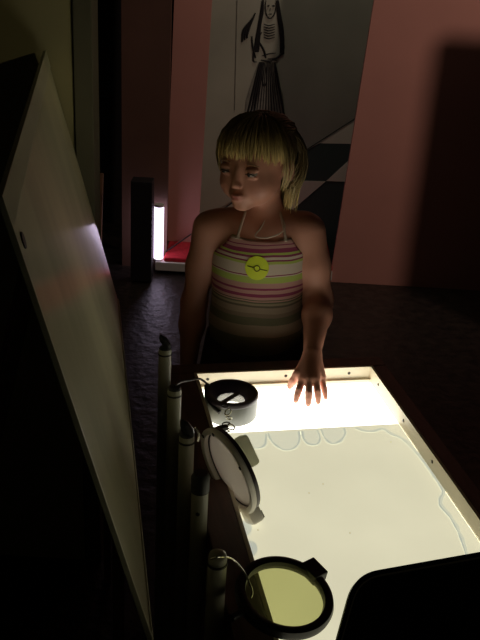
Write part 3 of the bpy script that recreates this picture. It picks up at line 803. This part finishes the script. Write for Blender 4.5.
b.inputs['Subsurface Scale'].default_value = 0.5
me.materials.append(skin)
girl = bpy.data.objects.new('person', me); C.objects.link(girl)
tag(girl, 'blond child in striped halter top, one hand spread on the light table', 'person')

# eyes, brows, lashes
for s in (1, -1):
    bm = bmesh.new(); bmesh.ops.create_icosphere(bm, subdivisions=3, radius=0.0105, matrix=Matrix.Translation(hl((s * 0.0305, -0.0765, -0.0008))))
    ey = obj('eye', bm, M['eye'], girl, True)
    bm = bmesh.new(); bmesh.ops.create_icosphere(bm, subdivisions=2, radius=0.0055, matrix=Matrix.Translation(hl((s * 0.0305 - 0.0025, -0.0828, -0.0022))))
    obj('iris', bm, M['iris'], ey, True)
    pts = [hl((s * 0.0305 + (k - 4) * 0.0032, -0.0895 + 0.00030 * (k - 4) ** 2, 0.0008 - 0.00025 * (k - 4) ** 2)) for k in range(9)]
    obj('eyelash', tube(bmesh.new(), pts, [0.0004, .0010, .0013, .0014, .0014, .0014, .0013, .0010, .0004], 6), M['iris'], girl, True)
    pts = [hl((s * 0.031 + (k - 4) * 0.0040, -0.0850 + 0.0005 * (k - 4) ** 2, 0.0195 - 0.0003 * (k - 4) ** 2)) for k in range(9)]
    obj('eyebrow', tube(bmesh.new(), pts, [0.0006, .0010, .0013, .0015, .0015, .0015, .0013, .0010, .0005], 6), M['brow'], girl, True)

# striped halter top
T_ = Field((-0.10, 1.66, 0.60), (0.18, 1.91, 1.0), 0.003)
torso(T_, 0.0065)
X, Y, Z = T_.grid()
front = np.clip((1.80 - Y) / 0.05, 0, 1)
wlim = np.interp(Z, [0.60, 0.875, 0.93, 0.965, 1.0], [0.2, 0.130, 0.080, 0.056, 0.045])
side = np.abs(X - XC) - wlim
neck = Z - (0.949 + 1.3 * (X - XC) ** 2 * 1.0 + 0.05 * (1 - front) * 0 - (1 - front) * 0.075)
hem = 0.688 + 0.004 * np.sin((X - XC) * 60) - Z
T_.f = np.maximum(np.maximum(T_.f, np.maximum(side, neck)), hem).astype(np.float32)
tme, TV = T_.mesh('halter_top')
cloth = mat('striped_knit', (0.5, 0.4, 0.3), 0.85)
nt = cloth.node_tree; b = nt.nodes['Principled BSDF']
tc = nt.nodes.new('ShaderNodeTexCoord'); sx = nt.nodes.new('ShaderNodeSeparateXYZ'); nt.links.new(tc.outputs['Object'], sx.inputs[0])
wv = nt.nodes.new('ShaderNodeTexNoise'); wv.inputs['Scale'].default_value = 9; nt.links.new(tc.outputs['Object'], wv.inputs['Vector'])
ad = nt.nodes.new('ShaderNodeMath'); ad.operation = 'MULTIPLY_ADD'; ad.inputs[1].default_value = 0.012
nt.links.new(wv.outputs['Fac'], ad.inputs[0]); nt.links.new(sx.outputs['Z'], ad.inputs[2])
mr = nt.nodes.new('ShaderNodeMapRange'); mr.inputs['From Min'].default_value = 0.686; mr.inputs['From Max'].default_value = 0.976
nt.links.new(ad.outputs[0], mr.inputs['Value'])
rp = nt.nodes.new('ShaderNodeValToRGB'); rp.color_ramp.interpolation = 'CONSTANT'
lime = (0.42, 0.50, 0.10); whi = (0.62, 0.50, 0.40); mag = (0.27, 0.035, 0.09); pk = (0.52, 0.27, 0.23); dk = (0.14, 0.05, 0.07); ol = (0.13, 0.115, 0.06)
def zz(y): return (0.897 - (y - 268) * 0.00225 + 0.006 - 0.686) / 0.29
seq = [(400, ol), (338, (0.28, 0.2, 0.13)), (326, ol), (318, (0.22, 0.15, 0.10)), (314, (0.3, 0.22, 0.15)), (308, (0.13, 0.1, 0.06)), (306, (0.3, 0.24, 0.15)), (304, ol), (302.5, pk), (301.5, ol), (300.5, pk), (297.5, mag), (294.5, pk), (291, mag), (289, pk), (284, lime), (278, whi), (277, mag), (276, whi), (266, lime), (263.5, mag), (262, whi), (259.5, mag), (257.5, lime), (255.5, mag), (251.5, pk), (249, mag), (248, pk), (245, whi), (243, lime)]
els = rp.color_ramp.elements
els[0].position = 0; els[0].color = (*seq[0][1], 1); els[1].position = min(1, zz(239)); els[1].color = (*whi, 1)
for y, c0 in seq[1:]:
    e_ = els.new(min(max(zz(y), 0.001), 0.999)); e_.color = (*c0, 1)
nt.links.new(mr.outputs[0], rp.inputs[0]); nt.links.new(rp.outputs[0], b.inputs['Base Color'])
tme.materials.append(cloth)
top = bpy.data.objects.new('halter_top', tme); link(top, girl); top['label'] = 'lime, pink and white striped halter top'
# straps
for s in (1, -1):
    pts = smooth_path([(XC + s * 0.052, 1.722, 0.952), (XC + s * 0.046, 1.738, 0.975), (XC + s * 0.038, 1.762, 0.998), (XC + s * 0.030, 1.795, 1.012), (XC + s * 0.012, 1.828, 1.015)], 5)
    obj('strap', tube(bmesh.new(), pts, 0.0032, 8), M['strap'], girl, True)
pts = smooth_path([(XC + 0.036, 1.764, 0.999), (XC + 0.048, 1.742, 0.982), (XC + 0.040, 1.730, 0.968), (XC + 0.012, 1.722, 0.958), (XC - 0.014, 1.722, 0.960), (XC - 0.002, 1.736, 0.976), (XC + 0.008, 1.752, 0.996), (XC + 0.010, 1.765, 1.010)], 6)
obj('neck_cord', tube(bmesh.new(), pts, 0.0016, 8), M['strap'], girl, True)

def surf_y(me_bvh, x, z):
    h_ = me_bvh.ray_cast(Vector((x, 1.4, z)), Vector((0, 1, 0))); return h_[0]
from mathutils.bvhtree import BVHTree
bv = BVHTree.FromPolygons([v.co for v in tme.vertices], [p.vertices for p in tme.polygons])
# round lime sticker with a line and small ring, lying on the cloth
sc0 = Vector(at_y(257, 268, 1.705)); SR = 0.0255
def on_shirt(dx, dz, off):
    p = surf_y(bv, sc0.x + dx, sc0.z + dz); return p + Vector((0, -off, 0))
bm = bmesh.new(); cv = bm.verts.new(on_shirt(0, 0, 0.0018)); prev = None; rows = []
for rr in (0.33, 0.66, 1.0):
    rows.append([bm.verts.new(on_shirt(SR * rr * cos(2 * pi * k / 32), SR * rr * sin(2 * pi * k / 32), 0.0018)) for k in range(32)])
for k in range(32): bm.faces.new((cv, rows[0][k], rows[0][(k + 1) % 32]))
for a_, b_ in zip(rows, rows[1:]):
    for k in range(32): bm.faces.new((a_[k], b_[k], b_[(k + 1) % 32], a_[(k + 1) % 32]))
stk = obj('round_sticker', bm, M['sticker'], girl, True); stk['label'] = 'round lime sticker with dark line and small ring'
bm = bmesh.new(); rot = radians(-10)
def sk(a_, c0): return on_shirt(a_ * cos(rot) - c0 * sin(rot), a_ * sin(rot) + c0 * cos(rot), 0.0026)
tube(bm, [sk(x_, 0) for x_ in np.linspace(-0.021, -0.006, 6)], 0.0008, 5)
tube(bm, [sk(x_, 0) for x_ in np.linspace(0.006, 0.023, 6)], 0.0008, 5)
tube(bm, [sk(0.006 * cos(k * pi / 8), 0.006 * sin(k * pi / 8)) for k in range(16)], 0.0008, 5, closed=True)
obj('sticker_mark', bm, M['ink'], stk)

# skirt
bm = bmesh.new(); rings = []
for j in range(14):
    z = 0.705 - j * 0.02; tt = j / 13; row = []
    for k in range(96):
        a = 2 * pi * k / 96; fl = 1 + 0.035 * tt * sin(a * 14)
        row.append(bm.verts.new((XC + (0.112 + 0.035 * tt) * fl * cos(a), 1.786 + (0.092 + 0.035 * tt) * fl * sin(a), z)))
    rings.append(row)
for A_, B2 in zip(rings, rings[1:]):
    for k in range(96): bm.faces.new((A_[k], A_[(k + 1) % 96], B2[(k + 1) % 96], B2[k]))
sk_ = obj('skirt', bm, M['skirt'], girl, True)
sm = sk_.modifiers.new('thickness', 'SOLIDIFY'); sm.thickness = 0.003
for s in (-1, 1):
    S_ = Field((XC + s * 0.056 - 0.045, 1.66, -0.01), (XC + s * 0.056 + 0.045, 1.86, 0.11), 0.003)
    S_.ell((XC + s * 0.056, 1.76, 0.030), (0.034, 0.082, 0.032), 0.01); S_.ell((XC + s * 0.056, 1.80, 0.045), (0.032, 0.040, 0.045), 0.015)
    S_.ell((XC + s * 0.056, 1.715, 0.028), (0.036, 0.040, 0.026), 0.012)
    Zg = S_.grid()[2]; S_.f = np.maximum(S_.f, 0.001 - Zg).astype(np.float32)
    ms, _ = S_.mesh('shoe'); ms.materials.append(M['shoe']); link(bpy.data.objects.new('shoe', ms), girl)

# hair: a cap with combed strands, fringe, side locks and a ponytail
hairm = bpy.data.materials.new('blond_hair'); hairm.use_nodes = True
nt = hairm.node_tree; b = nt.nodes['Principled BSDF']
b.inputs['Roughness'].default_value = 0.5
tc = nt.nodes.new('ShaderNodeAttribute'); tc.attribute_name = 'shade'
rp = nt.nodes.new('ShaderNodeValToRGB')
rp.color_ramp.elements[0].color = (0.10, 0.065, 0.024, 1); rp.color_ramp.elements[1].color = (0.95, 0.70, 0.28, 1); rp.color_ramp.elements[0].position = 0.22  # darker roots, deepened at the crown to imitate light from below
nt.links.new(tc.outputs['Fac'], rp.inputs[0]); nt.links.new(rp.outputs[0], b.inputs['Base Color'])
HE_C = np.array((0, 0.010, 0.027)); HE_R = np.array((0.0725, 0.0865, 0.0755))
Hh = Field(tuple(np.array(HC) - 0.13), tuple(np.array(HC) + 0.14), 0.003)
Hh.ell(hl(HE_C), HE_R * HS, 0.01, HRn)
X, Y, Z = Hh.grid()
LX = (X - HC.x) * HRn[0][0] + (Y - HC.y) * HRn[1][0] + (Z - HC.z) * HRn[2][0]
LY = (X - HC.x) * HRn[0][1] + (Y - HC.y) * HRn[1][1] + (Z - HC.z) * HRn[2][1]
LZ = (X - HC.x) * HRn[0][2] + (Y - HC.y) * HRn[1][2] + (Z - HC.z) * HRn[2][2]
line = np.interp(LY, [-0.10, -0.06, -0.02, 0.0, 0.03, 0.09], [0.046, 0.040, 0.022, 0.018, -0.035, -0.045])
Hh.f = np.maximum(Hh.f, line - LZ).astype(np.float32)
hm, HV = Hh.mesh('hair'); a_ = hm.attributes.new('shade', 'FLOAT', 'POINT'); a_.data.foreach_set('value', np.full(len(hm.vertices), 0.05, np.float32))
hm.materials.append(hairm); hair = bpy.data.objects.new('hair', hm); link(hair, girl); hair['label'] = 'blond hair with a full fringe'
def dirpt(az, el, off=0.0):   # az 0 = forward, + = child's left; on the hair ellipsoid
    d = np.array((sin(az) * cos(el), -cos(az) * cos(el), sin(el)))
    return HE_C + d * (HE_R + off)
def strands(name, paths, r, parent, seg=5):
    bm = bmesh.new(); sh = []
    for P, r0_ in paths:
        P = [hl(p) for p in P]; n = len(P); nv = len(bm.verts)
        tube(bm, P, [r0_ * (0.6 + 0.55 * sin(pi * min(1, (i / (n - 1)) * 1.1 + .05))) * (1 if i < n - 1 else 0.25) for i in range(n)], seg)
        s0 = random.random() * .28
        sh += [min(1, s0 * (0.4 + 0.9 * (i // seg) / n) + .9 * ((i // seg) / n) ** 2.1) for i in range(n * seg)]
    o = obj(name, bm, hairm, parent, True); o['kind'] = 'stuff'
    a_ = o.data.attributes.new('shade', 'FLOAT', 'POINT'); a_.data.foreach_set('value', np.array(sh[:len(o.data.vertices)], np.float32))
    return o
def arc(p0, p1, n, lift=0.0, jit=0.0):
    d0 = (np.array(p0) - HE_C) / HE_R; d1 = (np.array(p1) - HE_C) / HE_R; out = []
    l0, l1 = np.linalg.norm(d0), np.linalg.norm(d1); d0 /= l0; d1 /= l1
    om = math.acos(max(-1, min(1, float(d0 @ d1)))) + 1e-6
    for i in range(n):
        t_ = i / (n - 1); d = (sin((1 - t_) * om) * d0 + sin(t_ * om) * d1) / sin(om)
        l = l0 + (l1 - l0) * t_ + lift * sin(pi * t_)
        out.append(HE_C + d * HE_R * l + rng.normal(0, jit, 3))
    return out
fr = []
for i in range(260):                         # fringe from the crown over the forehead
    az = radians(random.uniform(-68, 68))
    st_ = dirpt(az * 0.8 + random.uniform(-.45, .45), radians(random.uniform(58, 84)), 0.001)
    en = dirpt(az, radians(random.uniform(-2, 7) - 8 * abs(az)), random.uniform(0.003, 0.016))
    P = arc(st_, en, 8, random.uniform(0.02, 0.08), 0.0003)
    fr.append((P, random.uniform(0.0016, 0.0030)))
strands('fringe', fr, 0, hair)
sd = []
for i in range(26):                          # locks in front of and over the ears
    s = 1 if i % 2 else -1
    az = s * radians(random.uniform(62, 88)); st_ = dirpt(az, radians(random.uniform(45, 75)), 0.001)
    en = np.array((s * random.uniform(0.066, 0.076), random.uniform(-0.030, -0.006), random.uniform(-0.050, -0.012)))
    P = arc(st_, en, 8, random.uniform(0.0, 0.05), 0.0004); sd.append((P, random.uniform(0.0014, 0.0024)))
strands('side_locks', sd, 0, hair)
bk_ = []
PB = np.array((0.008, 0.092, 0.020))
for i in range(300):                         # combed back to the ponytail
    s = random.choice((1, -1)); az = s * radians(random.uniform(60, 150)); el = radians(random.uniform(34 if abs(az) < 1.9 else -20, 80))
    st_ = dirpt(az, el, 0.0005); en = PB + rng.normal(0, 0.006, 3)
    bk_.append((arc(st_, en, 9, random.uniform(0.0, 0.045), 0.0003), random.uniform(0.0015, 0.0027)))
for i in range(80):                          # loose hair behind the ear and down the nape
    s = random.choice((1, 1, 1, -1)); st_ = dirpt(s * radians(random.uniform(108, 138)), radians(random.uniform(0, 35)), 0.001)
    e1 = np.array((s * random.uniform(0.050, 0.072), random.uniform(0.022, 0.05), random.uniform(-0.06, -0.03)))
    P = arc(st_, e1, 6, 0.02, 0.0004); P += [P[-1] + np.array((-s * 0.006, 0.006, -0.02)), P[-1] + np.array((-s * 0.012, 0.010, -0.042 - random.random() * .02))]
    bk_.append((P, random.uniform(0.0014, 0.0024)))
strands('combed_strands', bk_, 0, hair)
pt_ = []
for i in range(150):
    o_ = rng.normal(0, 0.0075, 3); e_ = rng.normal(0, 0.006, 3); L = random.uniform(0.10, 0.145)
    q0 = PB + o_ * .6; pt_.append(([q0, q0 + (0.003, 0.008, -0.008) + o_ * .6, q0 + (0.007, 0.008, -0.035) + o_ * 1.1, q0 + (0.010, 0.002, -0.065) + o_ * 1.1, q0 + (0.010, -0.006, -0.09) + e_ * .8, q0 + (0.008, -0.012, -L) + e_ * .6], random.uniform(0.0016, 0.0026)))
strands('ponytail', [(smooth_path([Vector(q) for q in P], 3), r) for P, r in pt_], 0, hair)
bm = bmesh.new()
cb = hl(PB + (0.004, 0.010, -0.004)); ring = [cb + HR @ Vector((0.014 * cos(a * pi / 8), 0.006 * cos(a * pi / 8), 0.014 * sin(a * pi / 8))) for a in range(16)]
obj('hair_band', tube(bm, ring, 0.004, 8, closed=True), M['red'], hair, True)
